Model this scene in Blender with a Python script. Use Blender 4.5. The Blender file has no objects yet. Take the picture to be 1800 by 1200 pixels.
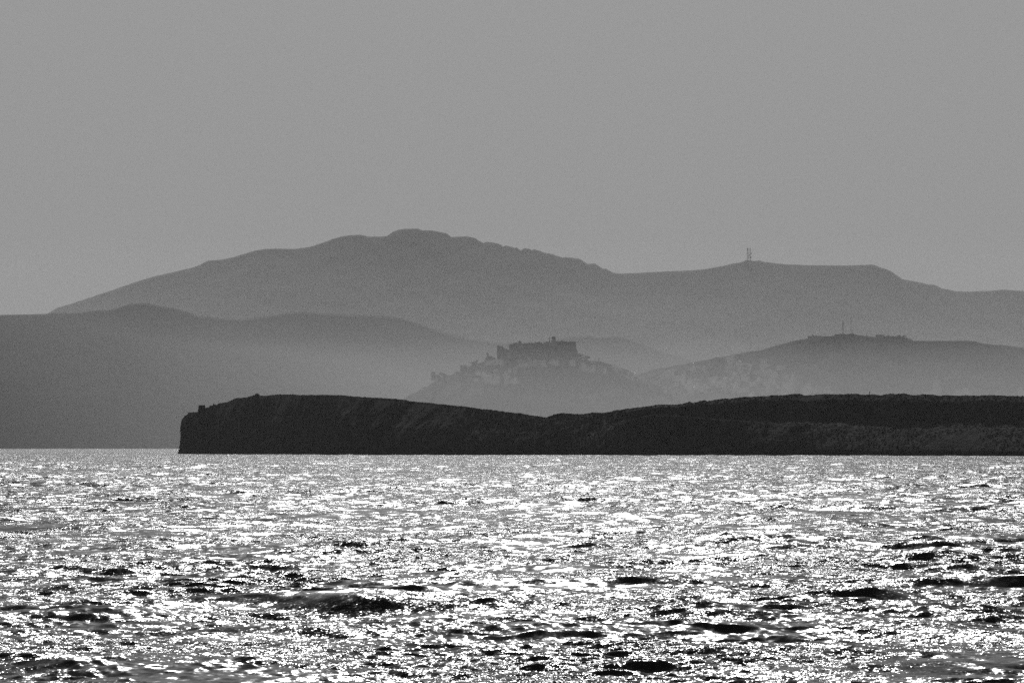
import bpy, bmesh, math, random
import numpy as np
from mathutils import Vector, Matrix

random.seed(11)
rng = np.random.default_rng(11)
S = bpy.context.scene
COL = S.collection
R = math.radians

# ------------------------------------------------------------------ camera
F = 12500.0        # focal length in photo pixels (250 mm on 36 mm, 1800 px wide)
H = 5.0            # eye height above the sea
HY = 784.6         # true horizon row in the photo
cd = bpy.data.cameras.new('camera')
cam = bpy.data.objects.new('camera', cd)
COL.objects.link(cam)
cam.location = (0, 0, H)
cam.rotation_euler = (R(90), 0, 0)
cd.lens = 250.0
cd.sensor_width = 36.0
cd.shift_y = (HY - 600.0) / 1800.0
cd.clip_start = 1.0
cd.clip_end = 200000.0
S.camera = cam

# ------------------------------------------------------------------ sky + sun (black and white picture: both neutral)
SUN_EL, SUN_AZ = 32.0, -0.6
SKY_STRENGTH = 0.1
w = bpy.data.worlds.new('World')
S.world = w
w.use_nodes = True
nt = w.node_tree
nt.nodes.clear()
wo = nt.nodes.new('ShaderNodeOutputWorld')
bg = nt.nodes.new('ShaderNodeBackground')
bw = nt.nodes.new('ShaderNodeSeparateColor')     # black and white through a green filter
sky = nt.nodes.new('ShaderNodeTexSky')
sky.sky_type = 'NISHITA'
sky.sun_disc = False
sky.sun_elevation = R(SUN_EL)
sky.sun_rotation = R(SUN_AZ)
sky.air_density = 2.3
sky.dust_density = 0.3
sky.ozone_density = 1.0
bg.inputs[1].default_value = SKY_STRENGTH
nt.links.new(sky.outputs[0], bw.inputs[0])
nt.links.new(bw.outputs[1], bg.inputs[0])
nt.links.new(bg.outputs[0], wo.inputs[0])

sd = bpy.data.lights.new('sun', 'SUN')
sd.energy = 4.4
sd.angle = R(0.5)
sd.color = (1, 1, 1)
sun = bpy.data.objects.new('sun', sd)
COL.objects.link(sun)
az, el = R(SUN_AZ), R(SUN_EL)
SUN_DIR = Vector((math.sin(az) * math.cos(el), math.cos(az) * math.cos(el), math.sin(el)))
sun.rotation_euler = SUN_DIR.to_track_quat('Z', 'Y').to_euler()
sun.location = (0, 200, 300)

S.view_settings.view_transform = 'Standard'
S.view_settings.look = 'None'
S.view_settings.gamma = 1.0
S.view_settings.exposure = -1.89
S.render.film_transparent = False
S.cycles.use_denoising = False
S.cycles.volume_bounces = 0
S.cycles.use_adaptive_sampling = False
S.cycles.max_bounces = 6
S.cycles.sample_clamp_indirect = 4.0
S.cycles.caustics_reflective = False
S.cycles.caustics_refractive = False

HAZE_DENSITY = 0.98e-5
MIST_DENSITY = 6.8e-5


# ------------------------------------------------------------------ helpers
def X(px, D):
    return (px - 900.0) / F * D


def Z(py, D):
    return H + (HY - py) / F * D


def tag(o, label=None, cat=None, group=None, kind=None):
    if label:
        o['label'] = label
    if cat:
        o['category'] = cat
    if group:
        o['group'] = group
    if kind:
        o['kind'] = kind
    return o


def empty(name, loc, rz=0.0):
    o = bpy.data.objects.new(name, None)
    COL.objects.link(o)
    o.location = loc
    o.rotation_euler = (0, 0, rz)
    o.empty_display_size = 1.0
    return o


def link_mesh(name, me, mat, parent=None):
    o = bpy.data.objects.new(name, me)
    COL.objects.link(o)
    if mat:
        me.materials.append(mat)
    if parent is not None:
        o.parent = parent
    return o


class MB:
    """collects boxes, prisms, lathes and bars for ONE mesh object"""

    def __init__(self):
        self.v = []
        self.f = []

    def add(self, vs, fs):
        b = len(self.v)
        self.v += [tuple(p) for p in vs]
        self.f += [tuple(b + i for i in q) for q in fs]

    def box(self, x0, x1, y0, y1, z0, z1, taper=0.0):
        t = taper
        self.add([(x0, y0, z0), (x1, y0, z0), (x1, y1, z0), (x0, y1, z0),
                  (x0 + t, y0 + t, z1), (x1 - t, y0 + t, z1), (x1 - t, y1 - t, z1), (x0 + t, y1 - t, z1)],
                 [(0, 3, 2, 1), (4, 5, 6, 7), (0, 1, 5, 4), (1, 2, 6, 5), (2, 3, 7, 6), (3, 0, 4, 7)])

    def prism(self, pts, y0, y1):
        """polygon in x,z (counter clockwise seen from -y) extruded along y"""
        n = len(pts)
        vs = [(x, y0, z) for x, z in pts] + [(x, y1, z) for x, z in pts]
        fs = [tuple(range(n)), tuple(range(2 * n - 1, n - 1, -1))]
        for i in range(n):
            j = (i + 1) % n
            fs.append((j, i, n + i, n + j))
        self.add(vs, fs)

    def lathe(self, cx, cy, prof, n=12):
        """prof = [(radius, z)...] bottom to top"""
        vs, fs = [], []
        for r, z in prof:
            for k in range(n):
                a = 2 * math.pi * k / n
                vs.append((cx + r * math.cos(a), cy + r * math.sin(a), z))
        for i in range(len(prof) - 1):
            for k in range(n):
                k2 = (k + 1) % n
                fs.append((i * n + k, i * n + k2, (i + 1) * n + k2, (i + 1) * n + k))
        fs.append(tuple(range(n - 1, -1, -1)))
        fs.append(tuple((len(prof) - 1) * n + k for k in range(n)))
        self.add(vs, fs)

    def bar(self, a, b, r, n=5, r2=None):
        a, b = Vector(a), Vector(b)
        r2 = r if r2 is None else r2
        d = (b - a).normalized()
        u = d.orthogonal().normalized()
        q = d.cross(u)
        vs = []
        for p, rr in ((a, r), (b, r2)):
            for k in range(n):
                t = 2 * math.pi * k / n
                vs.append(p + rr * (math.cos(t) * u + math.sin(t) * q))
        fs = [(k, (k + 1) % n, n + (k + 1) % n, n + k) for k in range(n)]
        fs += [tuple(range(n - 1, -1, -1)), tuple(range(n, 2 * n))]
        self.add(vs, fs)

    def mesh(self, name):
        me = bpy.data.meshes.new(name)
        me.from_pydata(self.v, [], self.f)
        me.update()
        return me

    def build(self, name, mat, parent=None):
        return link_mesh(name, self.mesh(name), mat, parent)


def grid_mesh(name, P, smooth=True):
    """P: (rows, cols, 3) array -> quad mesh"""
    r, c, _ = P.shape
    me = bpy.data.meshes.new(name)
    n = r * c
    me.vertices.add(n)
    me.vertices.foreach_set('co', np.ascontiguousarray(P, dtype=np.float32).ravel())
    i = np.arange(n, dtype=np.int32).reshape(r, c)
    q = np.stack([i[:-1, :-1], i[:-1, 1:], i[1:, 1:], i[1:, :-1]], axis=-1).reshape(-1, 4)
    nq = len(q)
    me.loops.add(nq * 4)
    me.loops.foreach_set('vertex_index', q.ravel())
    me.polygons.add(nq)
    me.polygons.foreach_set('loop_start', np.arange(0, nq * 4, 4, dtype=np.int32))
    me.polygons.foreach_set('loop_total', np.full(nq, 4, dtype=np.int32))
    me.polygons.foreach_set('use_smooth', np.full(nq, smooth, dtype=bool))
    me.update(calc_edges=True)
    return me


def vnoise(x, y, seed=0):
    """smooth value noise, -1..1"""
    xi = np.floor(x).astype(np.int64)
    yi = np.floor(y).astype(np.int64)
    fx = x - xi
    fy = y - yi
    fx = fx * fx * fx * (fx * (fx * 6 - 15) + 10)
    fy = fy * fy * fy * (fy * (fy * 6 - 15) + 10)

    def h(a, b):
        n = (a * 374761393 + b * 668265263 + seed * 974634777) & 0xffffffff
        n = ((n ^ (n >> 13)) * 1274126177) & 0xffffffff
        n = (n ^ (n >> 16)) & 0xffffff
        return n / float(0x7fffff) - 1.0
    a = h(xi, yi)
    b = h(xi + 1, yi)
    c = h(xi, yi + 1)
    d = h(xi + 1, yi + 1)
    return (a + (b - a) * fx) * (1 - fy) + (c + (d - c) * fx) * fy


def fbm(x, y, octs=5, gain=0.5, seed=0):
    s, a, t = 0.0, 1.0, 0.0
    for k in range(octs):
        s = s + a * vnoise(x * 2 ** k + 17.3 * k, y * 2 ** k - 9.1 * k, seed + k)
        t += a
        a *= gain
    return s / t


def mat_ground(name, dark, light, scale, rough=0.95, bump=0.0, bscale=1.0, detail=8.0, lo=0.4, hi=0.65):
    m = bpy.data.materials.new(name)
    m.use_nodes = True
    t = m.node_tree
    p = t.nodes['Principled BSDF']
    p.inputs['Roughness'].default_value = rough
    p.inputs['Specular IOR Level'].default_value = 0.15
    tc = t.nodes.new('ShaderNodeTexCoord')
    mp = t.nodes.new('ShaderNodeMapping')
    mp.inputs['Scale'].default_value = (scale, scale * 0.4, scale * 1.6)
    no = t.nodes.new('ShaderNodeTexNoise')
    no.inputs['Scale'].default_value = 1.0
    no.inputs['Detail'].default_value = detail
    no.inputs['Roughness'].default_value = 0.62
    cr = t.nodes.new('ShaderNodeValToRGB')
    cr.color_ramp.elements[0].position = lo
    cr.color_ramp.elements[1].position = hi
    cr.color_ramp.elements[0].color = (dark, dark, dark, 1)
    cr.color_ramp.elements[1].color = (light, light, light, 1)
    t.links.new(tc.outputs['Object'], mp.inputs[0])
    t.links.new(mp.outputs[0], no.inputs['Vector'])
    t.links.new(no.outputs[0], cr.inputs[0])
    t.links.new(cr.outputs[0], p.inputs['Base Color'])
    if bump:
        n2 = t.nodes.new('ShaderNodeTexNoise')
        n2.inputs['Scale'].default_value = bscale
        n2.inputs['Detail'].default_value = 6.0
        t.links.new(tc.outputs['Object'], n2.inputs['Vector'])
        b = t.nodes.new('ShaderNodeBump')
        b.inputs['Strength'].default_value = 1.0
        b.inputs['Distance'].default_value = bump
        t.links.new(n2.outputs[0], b.inputs['Height'])
        t.links.new(b.outputs[0], p.inputs['Normal'])
    return m


M_island = mat_ground('island_scrub_ground', 0.008, 0.075, 0.2, lo=0.42, hi=0.78, bump=0.6, bscale=0.6)
M_scrub = mat_ground('scrub_leaves', 0.009, 0.024, 1.2)
M_rock = mat_ground('limestone', 0.05, 0.16, 0.8, bump=0.2, bscale=2.0)
M_palerock = mat_ground('pale_shore_rock', 0.12, 0.30, 1.5)
M_hill = mat_ground('dry_hillside', 0.035, 0.080, 0.02, lo=0.35, hi=0.7)
M_far = mat_ground('far_hillside', 0.045, 0.075, 0.003, lo=0.3, hi=0.75)
M_white = mat_ground('whitewash', 0.82, 0.88, 0.3)
M_cream = mat_ground('weathered_render', 0.36, 0.5, 0.3)
M_hut = mat_ground('rubble_stone_house', 0.10, 0.2, 0.3)
M_stone = mat_ground('castle_masonry', 0.055, 0.13, 0.25, bump=0.3, bscale=0.8)
M_leaf = mat_ground('tree_leaves', 0.030, 0.060, 0.7)
M_bark = mat_ground('bark', 0.05, 0.10, 2.0)
M_steel = mat_ground('galvanised_steel', 0.05, 0.09, 2.0, rough=0.5)
M_dish = mat_ground('dish_paint', 0.05, 0.09, 1.0, rough=0.6)
M_dark = mat_ground('dark_opening', 0.02, 0.04, 1.0, rough=0.4)


def mat_glass():
    m = bpy.data.materials.new('glazed_panel')
    m.use_nodes = True
    t = m.node_tree
    p = t.nodes['Principled BSDF']
    n = t.nodes.new('ShaderNodeTexNoise')
    n.inputs['Scale'].default_value = 3.0
    mr = t.nodes.new('ShaderNodeMapRange')
    mr.inputs['To Min'].default_value = 0.27
    mr.inputs['To Max'].default_value = 0.33
    t.links.new(n.outputs[0], mr.inputs[0])
    t.links.new(mr.outputs[0], p.inputs['Roughness'])
    p.inputs['Base Color'].default_value = (0.02, 0.02, 0.02, 1)
    return m


M_panel = mat_glass()


# ------------------------------------------------------------------ the sea
def mat_water():
    m = bpy.data.materials.new('sea_water')
    m.use_nodes = True
    t = m.node_tree
    p = t.nodes['Principled BSDF']
    p.inputs['Base Color'].default_value = (0.03, 0.03, 0.03, 1)
    p.inputs['IOR'].default_value = 1.333
    p.inputs['Specular IOR Level'].default_value = 0.095
    geo = t.nodes.new('ShaderNodeNewGeometry')

    def slope_noise(sx, sy, amp, detail):
        mp = t.nodes.new('ShaderNodeMapping')
        mp.inputs['Scale'].default_value = (sx, sy, 1.0)
        mp.inputs['Rotation'].default_value = (0, 0, R(9))
        no = t.nodes.new('ShaderNodeTexNoise')
        no.inputs['Scale'].default_value = 1.0
        no.inputs['Detail'].default_value = detail
        no.inputs['Roughness'].default_value = 0.65
        t.links.new(geo.outputs['Position'], mp.inputs[0])
        t.links.new(mp.outputs[0], no.inputs['Vector'])
        sub = t.nodes.new('ShaderNodeVectorMath')
        sub.operation = 'SUBTRACT'
        sub.inputs[1].default_value = (0.5, 0.5, 0.5)
        t.links.new(no.outputs['Color'], sub.inputs[0])
        mul = t.nodes.new('ShaderNodeVectorMath')
        mul.operation = 'MULTIPLY'
        mul.inputs[1].default_value = (amp, amp, 0.0)
        t.links.new(sub.outputs[0], mul.inputs[0])
        return mul
    a = slope_noise(2.2, 3.0, WATER['rip1'], 3.0)
    b = slope_noise(11.0, 14.0, WATER['rip2'], 2.0)
    ad = t.nodes.new('ShaderNodeVectorMath')
    ad.operation = 'ADD'
    t.links.new(a.outputs[0], ad.inputs[0])
    t.links.new(b.outputs[0], ad.inputs[1])
    far = slope_noise(1.1, 1.7, 1.0, 2.0)
    atn = t.nodes.new('ShaderNodeAttribute')
    atn.attribute_name = 'fine_waves'
    am = t.nodes.new('ShaderNodeMath')
    am.operation = 'MULTIPLY'
    am.inputs[1].default_value = WATER['far']
    t.links.new(atn.outputs['Fac'], am.inputs[0])
    fs_ = t.nodes.new('ShaderNodeVectorMath')
    fs_.operation = 'SCALE'
    t.links.new(far.outputs[0], fs_.inputs[0])
    t.links.new(am.outputs[0], fs_.inputs['Scale'])
    ad2 = t.nodes.new('ShaderNodeVectorMath')
    ad2.operation = 'ADD'
    t.links.new(ad.outputs[0], ad2.inputs[0])
    t.links.new(fs_.outputs[0], ad2.inputs[1])
    ad = ad2
    # ripples come and go in gusts
    mp = t.nodes.new('ShaderNodeMapping')
    mp.inputs['Scale'].default_value = (0.16, 0.05, 1.0)
    mp.inputs['Rotation'].default_value = (0, 0, R(-20))
    no = t.nodes.new('ShaderNodeTexNoise')
    no.inputs['Scale'].default_value = 1.0
    no.inputs['Detail'].default_value = 5.0
    t.links.new(geo.outputs['Position'], mp.inputs[0])
    t.links.new(mp.outputs[0], no.inputs['Vector'])
    mr = t.nodes.new('ShaderNodeMapRange')
    mr.inputs['From Min'].default_value = 0.36
    mr.inputs['From Max'].default_value = 0.62
    mr.inputs['To Min'].default_value = 0.2
    mr.inputs['To Max'].default_value = 1.35
    t.links.new(no.outputs[0], mr.inputs[0])
    sc = t.nodes.new('ShaderNodeVectorMath')
    sc.operation = 'SCALE'
    t.links.new(ad.outputs[0], sc.inputs[0])
    t.links.new(mr.outputs[0], sc.inputs['Scale'])
    an = t.nodes.new('ShaderNodeVectorMath')
    an.operation = 'ADD'
    t.links.new(geo.outputs['Normal'], an.inputs[0])
    t.links.new(sc.outputs[0], an.inputs[1])
    nz = t.nodes.new('ShaderNodeVectorMath')
    nz.operation = 'NORMALIZE'
    t.links.new(an.outputs[0], nz.inputs[0])
    t.links.new(nz.outputs[0], p.inputs['Normal'])
    rm = t.nodes.new('ShaderNodeMath')      # unresolved wavelets widen the reflection
    rm.operation = 'MULTIPLY_ADD'
    rm.inputs[1].default_value = 0.06
    rm.inputs[2].default_value = WATER['rough']
    t.links.new(atn.outputs['Fac'], rm.inputs[0])
    t.links.new(rm.outputs[0], p.inputs['Roughness'])
    return m


WATER = dict(rip1=1.1, rip2=1.1, rough=0.18, slope=0.235, far=1.4)


NW = 190
LAM = np.exp(np.linspace(math.log(0.26), math.log(28.0), NW)) * (1 + 0.05 * rng.standard_normal(NW))
THETA = rng.standard_normal(NW)
PHASE = rng.uniform(0, 6.283, NW)


def sea_grid(rows, fx, wmin):
    """one sheet of the wave field: points and the share of wave steepness too fine for its spacing"""
    Y = np.repeat(rows[:, None], len(fx), 1)
    W = np.maximum(rows, wmin)[:, None]
    XX = fx[None, :] * W
    ds = np.gradient(rows)[:, None]
    dx = np.gradient(fx)[None, :] * W
    sp = np.maximum(ds, np.abs(dx))
    x32, y32 = XX.astype(np.float32), Y.astype(np.float32)
    g1 = (1.0 + 0.75 * fbm(XX * 0.035, Y * 0.018, 3, seed=5)).clip(0.35, 1.5).astype(np.float32)
    g2 = (1.0 + 1.0 * fbm(XX * 0.11 + 7, Y * 0.07, 3, seed=8)).clip(0.25, 1.8).astype(np.float32)
    Zs = np.zeros_like(x32)
    DX = np.zeros_like(x32)
    DY = np.zeros_like(x32)
    tot = 0.0
    lost = np.zeros(XX.shape, np.float32)
    for k in range(NW):
        L = LAM[k]
        th = R(-100) + (R(24) if L > 0.9 else R(40)) * THETA[k]      # crests roll towards the boat, a little aslant
        kk = 2 * math.pi / L
        ak = WATER['slope'] * math.sqrt(2.0 / NW) * (1.1 if L < 0.7 else (1.25 if L < 2 else (1.15 if L < 4 else (0.85 if L < 10 else 0.38))))
        amp = ak / kk
        fade = np.clip((L / sp - 1.5) / 1.2, 0, 1).astype(np.float32)
        tot += ak * ak
        lost += ak * ak * (1 - fade ** 2)
        m = np.where(fade[:, len(fx) // 2] > 0)[0]
        if len(m) == 0:
            continue
        r0, r1 = m[0], m[-1] + 1
        ph = (kk * (math.cos(th) * x32[r0:r1] + math.sin(th) * y32[r0:r1]) + PHASE[k]).astype(np.float32)
        s, c = np.sin(ph), np.cos(ph)
        A = amp * fade[r0:r1] * (g1 if L > 2.0 else g2)[r0:r1]
        Zs[r0:r1] += A * c
        q = 0.65
        DX[r0:r1] -= q * A * math.cos(th) * s
        DY[r0:r1] -= q * A * math.sin(th) * s
    return np.stack([x32 + DX, y32 + DY, Zs], -1), np.sqrt(np.clip(lost / tot, 0, 1))


def build_sea():
    rows = [-400.0, -200.0, -80.0, 0.0, 50.0, 90.0, 115.0, 130.0]
    d = 138.0
    while d < 424.0:
        rows.append(d)
        d += 0.06 + 0.00115 * (d - 138.0)
    near = np.array(rows)
    rows = [420.0]
    while rows[-1] < 5600.0:
        rows.append(rows[-1] + 0.36 + 0.00062 * (rows[-1] - 420.0))
    while rows[-1] < 60000.0:
        rows.append(rows[-1] * 1.05)
    far = np.array(rows)
    side = 0.083 * np.array([1.06, 1.15, 1.3, 1.6, 2.2, 3.5, 6.0, 12.0])

    def cols(n):
        return np.concatenate([-side[::-1], np.linspace(-1.0, 1.0, n) * 0.083, side])
    P1, l1 = sea_grid(near, cols(801), 138.0)
    P2, l2 = sea_grid(far, cols(441), 138.0)
    ms = [grid_mesh('sea', P1), grid_mesh('sea_far', P2)]
    for me, lo in zip(ms, (l1, l2)):
        # where waves are too short for the mesh, their steepness is handed to the ripple shader
        at = me.attributes.new('fine_waves', 'FLOAT', 'POINT')
        at.data.foreach_set('value', lo.astype(np.float32).ravel())
    bm = bmesh.new()
    for me in ms:
        bm.from_mesh(me)
    me = bpy.data.meshes.new('sea')
    bm.to_mesh(me)
    bm.free()
    for x in ms:
        bpy.data.meshes.remove(x)
    o = link_mesh('sea', me, mat_water())
    tag(o, 'choppy sea glittering in low sun across the lower third', None, None, 'structure')
    return o


build_sea()


# ------------------------------------------------------------------ terrain
def resample(pts, n):
    p = np.array(pts, float)
    s = np.concatenate([[0], np.cumsum(np.hypot(*np.diff(p, axis=0).T))])
    u = np.linspace(0, s[-1], n)
    return np.interp(u, s, p[:, 0]), np.interp(u, s, p[:, 1])


def interp(px, tab):
    t = np.array(tab, float)
    return np.interp(px, t[:, 0], t[:, 1])


class Terrain:
    """hill whose crest follows an outline; the slope runs down to the shore in front and away behind"""

    def __init__(self, name, outline, n, Dr, depth, mat, label, rows=60, shape=0.8, relief=0.05, rscale=0.002,
                 rough_px=0.0, rough_len=6.0, seed=0, back=0.35):
        px, py = resample(outline, n)
        py = py + rough_px * fbm(px / rough_len, px * 0 + 3.3, 4, 0.6, seed)
        D = interp(px, Dr)
        zr = Z(py, D)
        v = np.concatenate([np.linspace(0, 1, rows), 1 + np.linspace(0.08, 1, 8) * back])
        P = np.zeros((len(v), n, 3))
        xr = X(px, D)
        dep = interp(px, depth)
        for i, t in enumerate(v):
            y = D - dep * (1 - t)
            nz = fbm(xr * rscale, y * rscale, 6, 0.55, seed + 40)
            rid = 1 - np.abs(fbm(xr * rscale * 0.7 + 5, y * rscale * 0.35, 5, 0.5, seed + 80)) * 2
            if t <= 1:
                k = math.sin(math.pi * min(t, 1.0)) ** 0.7 if 0 < t < 1 else 0.0
                z = zr * (t ** shape) + k * relief * zr * (nz + 0.6 * rid - 0.5)
                z = np.minimum(z, (zr - H) * (y / D) * 0.995 + H) if t < 1 else z
                if t == 0:
                    z = z * 0 - 3.0
            else:
                z = zr * (1 - 0.9 * ((t - 1) / back) ** 1.2)
            P[i, :, 0] = xr * (1.0 if t <= 1 else 1.0)
            P[i, :, 1] = y
            P[i, :, 2] = z
        self.P = P
        self.nf = rows
        self.D = D
        o = link_mesh(name, grid_mesh(name, P), mat)
        tag(o, label, None, None, 'structure')
        self.o = o
        Q = P[:rows]
        self.sx = 900 + F * Q[..., 0] / Q[..., 1]
        self.sy = HY - F * (Q[..., 2] - H) / Q[..., 1]

    def at(self, px, py):
        """ground point that stands in view at photo pixel px, py"""
        d = (self.sx - px) ** 2 + (self.sy - py) ** 2
        i = np.unravel_index(np.argmin(d), d.shape)
        return Vector(self.P[i])


mountain_line = [(-140, 600), (0, 575), (82, 552), (100, 541), (125, 534), (167, 520), (200, 509), (240, 495), (270, 486),
    (310, 477), (340, 470), (352, 465), (367, 457.5), (375, 457.5), (390, 456.5), (410, 452), (430, 446), (450, 440), (465, 438),
    (480, 437), (520, 437.5), (545, 434), (560, 429), (575, 424), (585, 420), (600, 416), (615, 413.5), (632, 412.5), (650, 416),
    (665, 416), (680, 415), (690, 408), (700, 404), (712, 402), (735, 402), (742, 405), (760, 405), (775, 408), (785, 410),
    (793, 416.5), (805, 416), (820, 415.5), (835, 418), (840, 422), (850, 427), (857, 425), (870, 427), (880, 430), (884, 433.5),
    (890, 431.5), (900, 434), (905, 436), (908, 435), (915, 439.5), (922, 436), (932, 438), (935, 440), (938, 438), (950, 441.5),
    (960, 445), (965, 445), (980, 450), (990, 453), (995, 452), (1013, 454), (1018, 455), (1025, 459), (1033, 464), (1045, 463),
    (1052, 467), (1060, 472), (1065, 472), (1077, 479), (1090, 481), (1110, 480), (1160, 477.5), (1200, 476), (1230, 474),
    (1260, 469.5), (1285, 464), (1300, 461.5), (1311, 457.7), (1320, 457.7), (1323, 459), (1335, 457.8), (1342, 460), (1360, 462.5),
    (1380, 464.5), (1420, 466), (1480, 466.5), (1510, 466), (1530, 465), (1537, 465.5), (1547, 470), (1558, 473), (1568, 477.5),
    (1575, 483), (1582, 487), (1585, 490.5), (1600, 493), (1620, 497), (1632, 500), (1640, 500), (1648, 503), (1655, 506.5),
    (1680, 511.5), (1700, 512.5), (1740, 511), (1760, 509), (1780, 510), (1800, 511.5), (1850, 516), (1960, 530)]
mountain = Terrain('mountain', mountain_line, 1500, [(0, 36000), (1800, 36000)], [(0, 2000), (1800, 2000)], M_far,
                   'long rounded mountain across the whole horizon, fading in haze', rows=70, relief=0.08, rscale=0.0009,
                   rough_px=0.55, rough_len=9, seed=3)

ridge_line = [(-140, 557), (0, 553.5), (50, 552.5), (82, 551.5), (90, 550), (110, 550), (130, 550.5), (160, 546), (190, 545),
    (205, 542), (222, 536), (235, 533), (255, 532.5), (270, 535), (285, 538.5), (305, 541), (320, 545), (335, 550), (348, 555),
    (365, 556), (385, 558.5), (405, 560.5), (425, 561), (445, 559), (465, 556), (495, 552), (520, 548.5), (535, 547.5), (560, 550),
    (600, 552), (650, 554), (690, 556), (710, 560), (730, 566), (750, 573), (770, 581), (795, 588), (820, 594), (850, 599),
    (880, 602), (920, 601), (950, 600), (975, 596), (1000, 592), (1020, 590.5), (1035, 590), (1055, 593), (1075, 590.5),
    (1090, 592), (1105, 596), (1122, 602), (1140, 609), (1160, 616), (1180, 622), (1200, 627), (1220, 636), (1260, 650),
    (1350, 680), (1500, 730)]
ridge = Terrain('hills', ridge_line, 1300, [(-140, 18500), (200, 18500), (620, 19300), (900, 19600), (1500, 19600)],
                [(-140, 620), (200, 640), (900, 620), (1500, 620)], M_far,
                'low hazy ridge in front of the mountain, reaching the sea at the far left', rows=60, relief=0.07, rscale=0.0012,
                rough_px=0.4, rough_len=7, seed=9)

castle_line = [(600, 772), (640, 742), (665, 724), (690, 707), (700, 702), (708, 701), (720, 694), (730, 690), (738, 685),
    (745, 680), (752, 678), (760, 672), (768, 667), (773, 665.5), (778, 661), (783, 659), (795, 659), (801, 653), (810, 651.5),
    (816, 648), (826, 642.5), (832, 639), (840, 637.5), (846, 637.5), (851, 634), (858, 632), (870, 632), (878, 630), (900, 629),
    (950, 628), (1000, 628), (1013, 629), (1022, 631), (1030, 633), (1040, 634), (1055, 635), (1065, 638), (1075, 641),
    (1085, 643), (1095, 647), (1104, 650), (1110, 654), (1117, 658), (1122, 663), (1130, 669), (1140, 674), (1150, 679),
    (1165, 686), (1180, 693), (1200, 704), (1240, 726), (1290, 768)]
castle_hill = Terrain('hill', castle_line, 700, [(600, 15000), (1300, 15000)], [(600, 260), (900, 390), (1300, 260)], M_hill,
                      'steep conical hill under the castle, in front of the ridge', rows=80, shape=0.9, relief=0.05, rscale=0.012,
                      rough_px=0.5, rough_len=5, seed=21, back=0.9)

town_line = [(1030, 716), (1080, 684), (1110, 664), (1125, 656), (1135, 653.5), (1150, 648.5), (1165, 646), (1180, 643.5), (1200, 640),
    (1215, 637.5), (1222, 635.5), (1245, 631.5), (1270, 627), (1295, 622), (1312, 618.5), (1335, 616), (1355, 610), (1380, 603),
    (1400, 598), (1415, 595.3), (1440, 593.5), (1460, 591), (1470, 588.5), (1480, 587.5), (1500, 587.5), (1520, 590), (1535, 591.8),
    (1550, 591), (1560, 590.5), (1580, 591), (1590, 592.5), (1600, 595), (1608, 599.5), (1612, 598.5), (1640, 599), (1700, 598.5),
    (1715, 600), (1725, 603), (1745, 605.5), (1770, 607), (1800, 611), (1860, 618), (1960, 640)]
town_hill = Terrain('hill', town_line, 900, [(1000, 15900), (2000, 15900)], [(1000, 430), (2000, 430)], M_hill,
                    'broad dark hill on the right with masts on top and a white town on its left slope', rows=90, shape=0.85,
                    relief=0.05, rscale=0.006, rough_px=0.3, rough_len=5, seed=33, back=0.6)

# ---- the near island
island_line = [(313, 797.8), (315, 792), (317, 780), (319, 768), (319.6, 758), (318, 752), (319, 742), (321, 735), (325, 731),
    (330, 728), (331, 724.5), (340, 724), (347.8, 724), (348, 722), (358, 720), (362, 716.3), (368, 715.5), (369, 712.5), (374, 712.5),
    (375, 709.8), (380, 711.7), (385, 709), (397, 707), (405, 704.5), (411, 702), (413, 700), (420, 699), (425, 699.5), (435, 698),
    (445, 695), (452, 691.5), (457, 694.5), (470, 695.5), (485, 693.5), (500, 693), (520, 693.5), (530, 694.5), (560, 694),
    (600, 694.5), (620, 696.5), (650, 698.5), (680, 700), (700, 701.5), (730, 706), (760, 708.5), (790, 712), (820, 715),
    (850, 719), (880, 722.5), (900, 725.5), (915, 726), (935, 730), (960, 733.5), (963, 733), (975, 728), (988, 726), (1000, 727),
    (1025, 728), (1030, 727), (1038, 725.5), (1045, 725), (1060, 725.5), (1075, 723.5), (1082, 721), (1090, 720.5), (1100, 718.5),
    (1120, 716.5), (1135, 715), (1150, 712), (1170, 711), (1190, 711), (1200, 710), (1211, 706), (1218, 708), (1227, 706),
    (1236, 703.5), (1244, 705), (1260, 702), (1275, 700), (1283, 701), (1310, 697), (1320, 698), (1337, 696.5), (1350, 696),
    (1360, 694.5), (1370, 695), (1385, 694), (1395, 692.5), (1405, 692.5), (1415, 695), (1425, 694.5), (1450, 692.5), (1475, 693),
    (1500, 692), (1507, 692.5), (1515, 694), (1520, 694), (1535, 693), (1548, 695), (1565, 692), (1572, 693), (1580, 692),
    (1590, 691.5), (1600, 694), (1610, 695), (1620, 693), (1640, 693.5), (1650, 695.5), (1665, 694.5), (1685, 696), (1700, 694.5),
    (1720, 695.5), (1740, 694.5), (1760, 695.5), (1785, 696), (1800, 696), (1840, 697), (1900, 698), (2000, 702)]
SHORE = [(313, 62500 / 13.5), (600, 62500 / 15.0), (900, 62500 / 15.6), (1200, 62500 / 16.0), (1800, 62500 / 16.8), (2000, 62500 / 17.0)]
CREST = [(1060, 733), (1090, 729), (1130, 728), (1200, 730.5), (1250, 733), (1300, 737), (1350, 742), (1400, 744.5), (1450, 746),
    (1480, 747.5), (1520, 751), (1560, 754), (1620, 753), (1680, 754), (1740, 752), (1800, 753), (2000, 755)]


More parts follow.
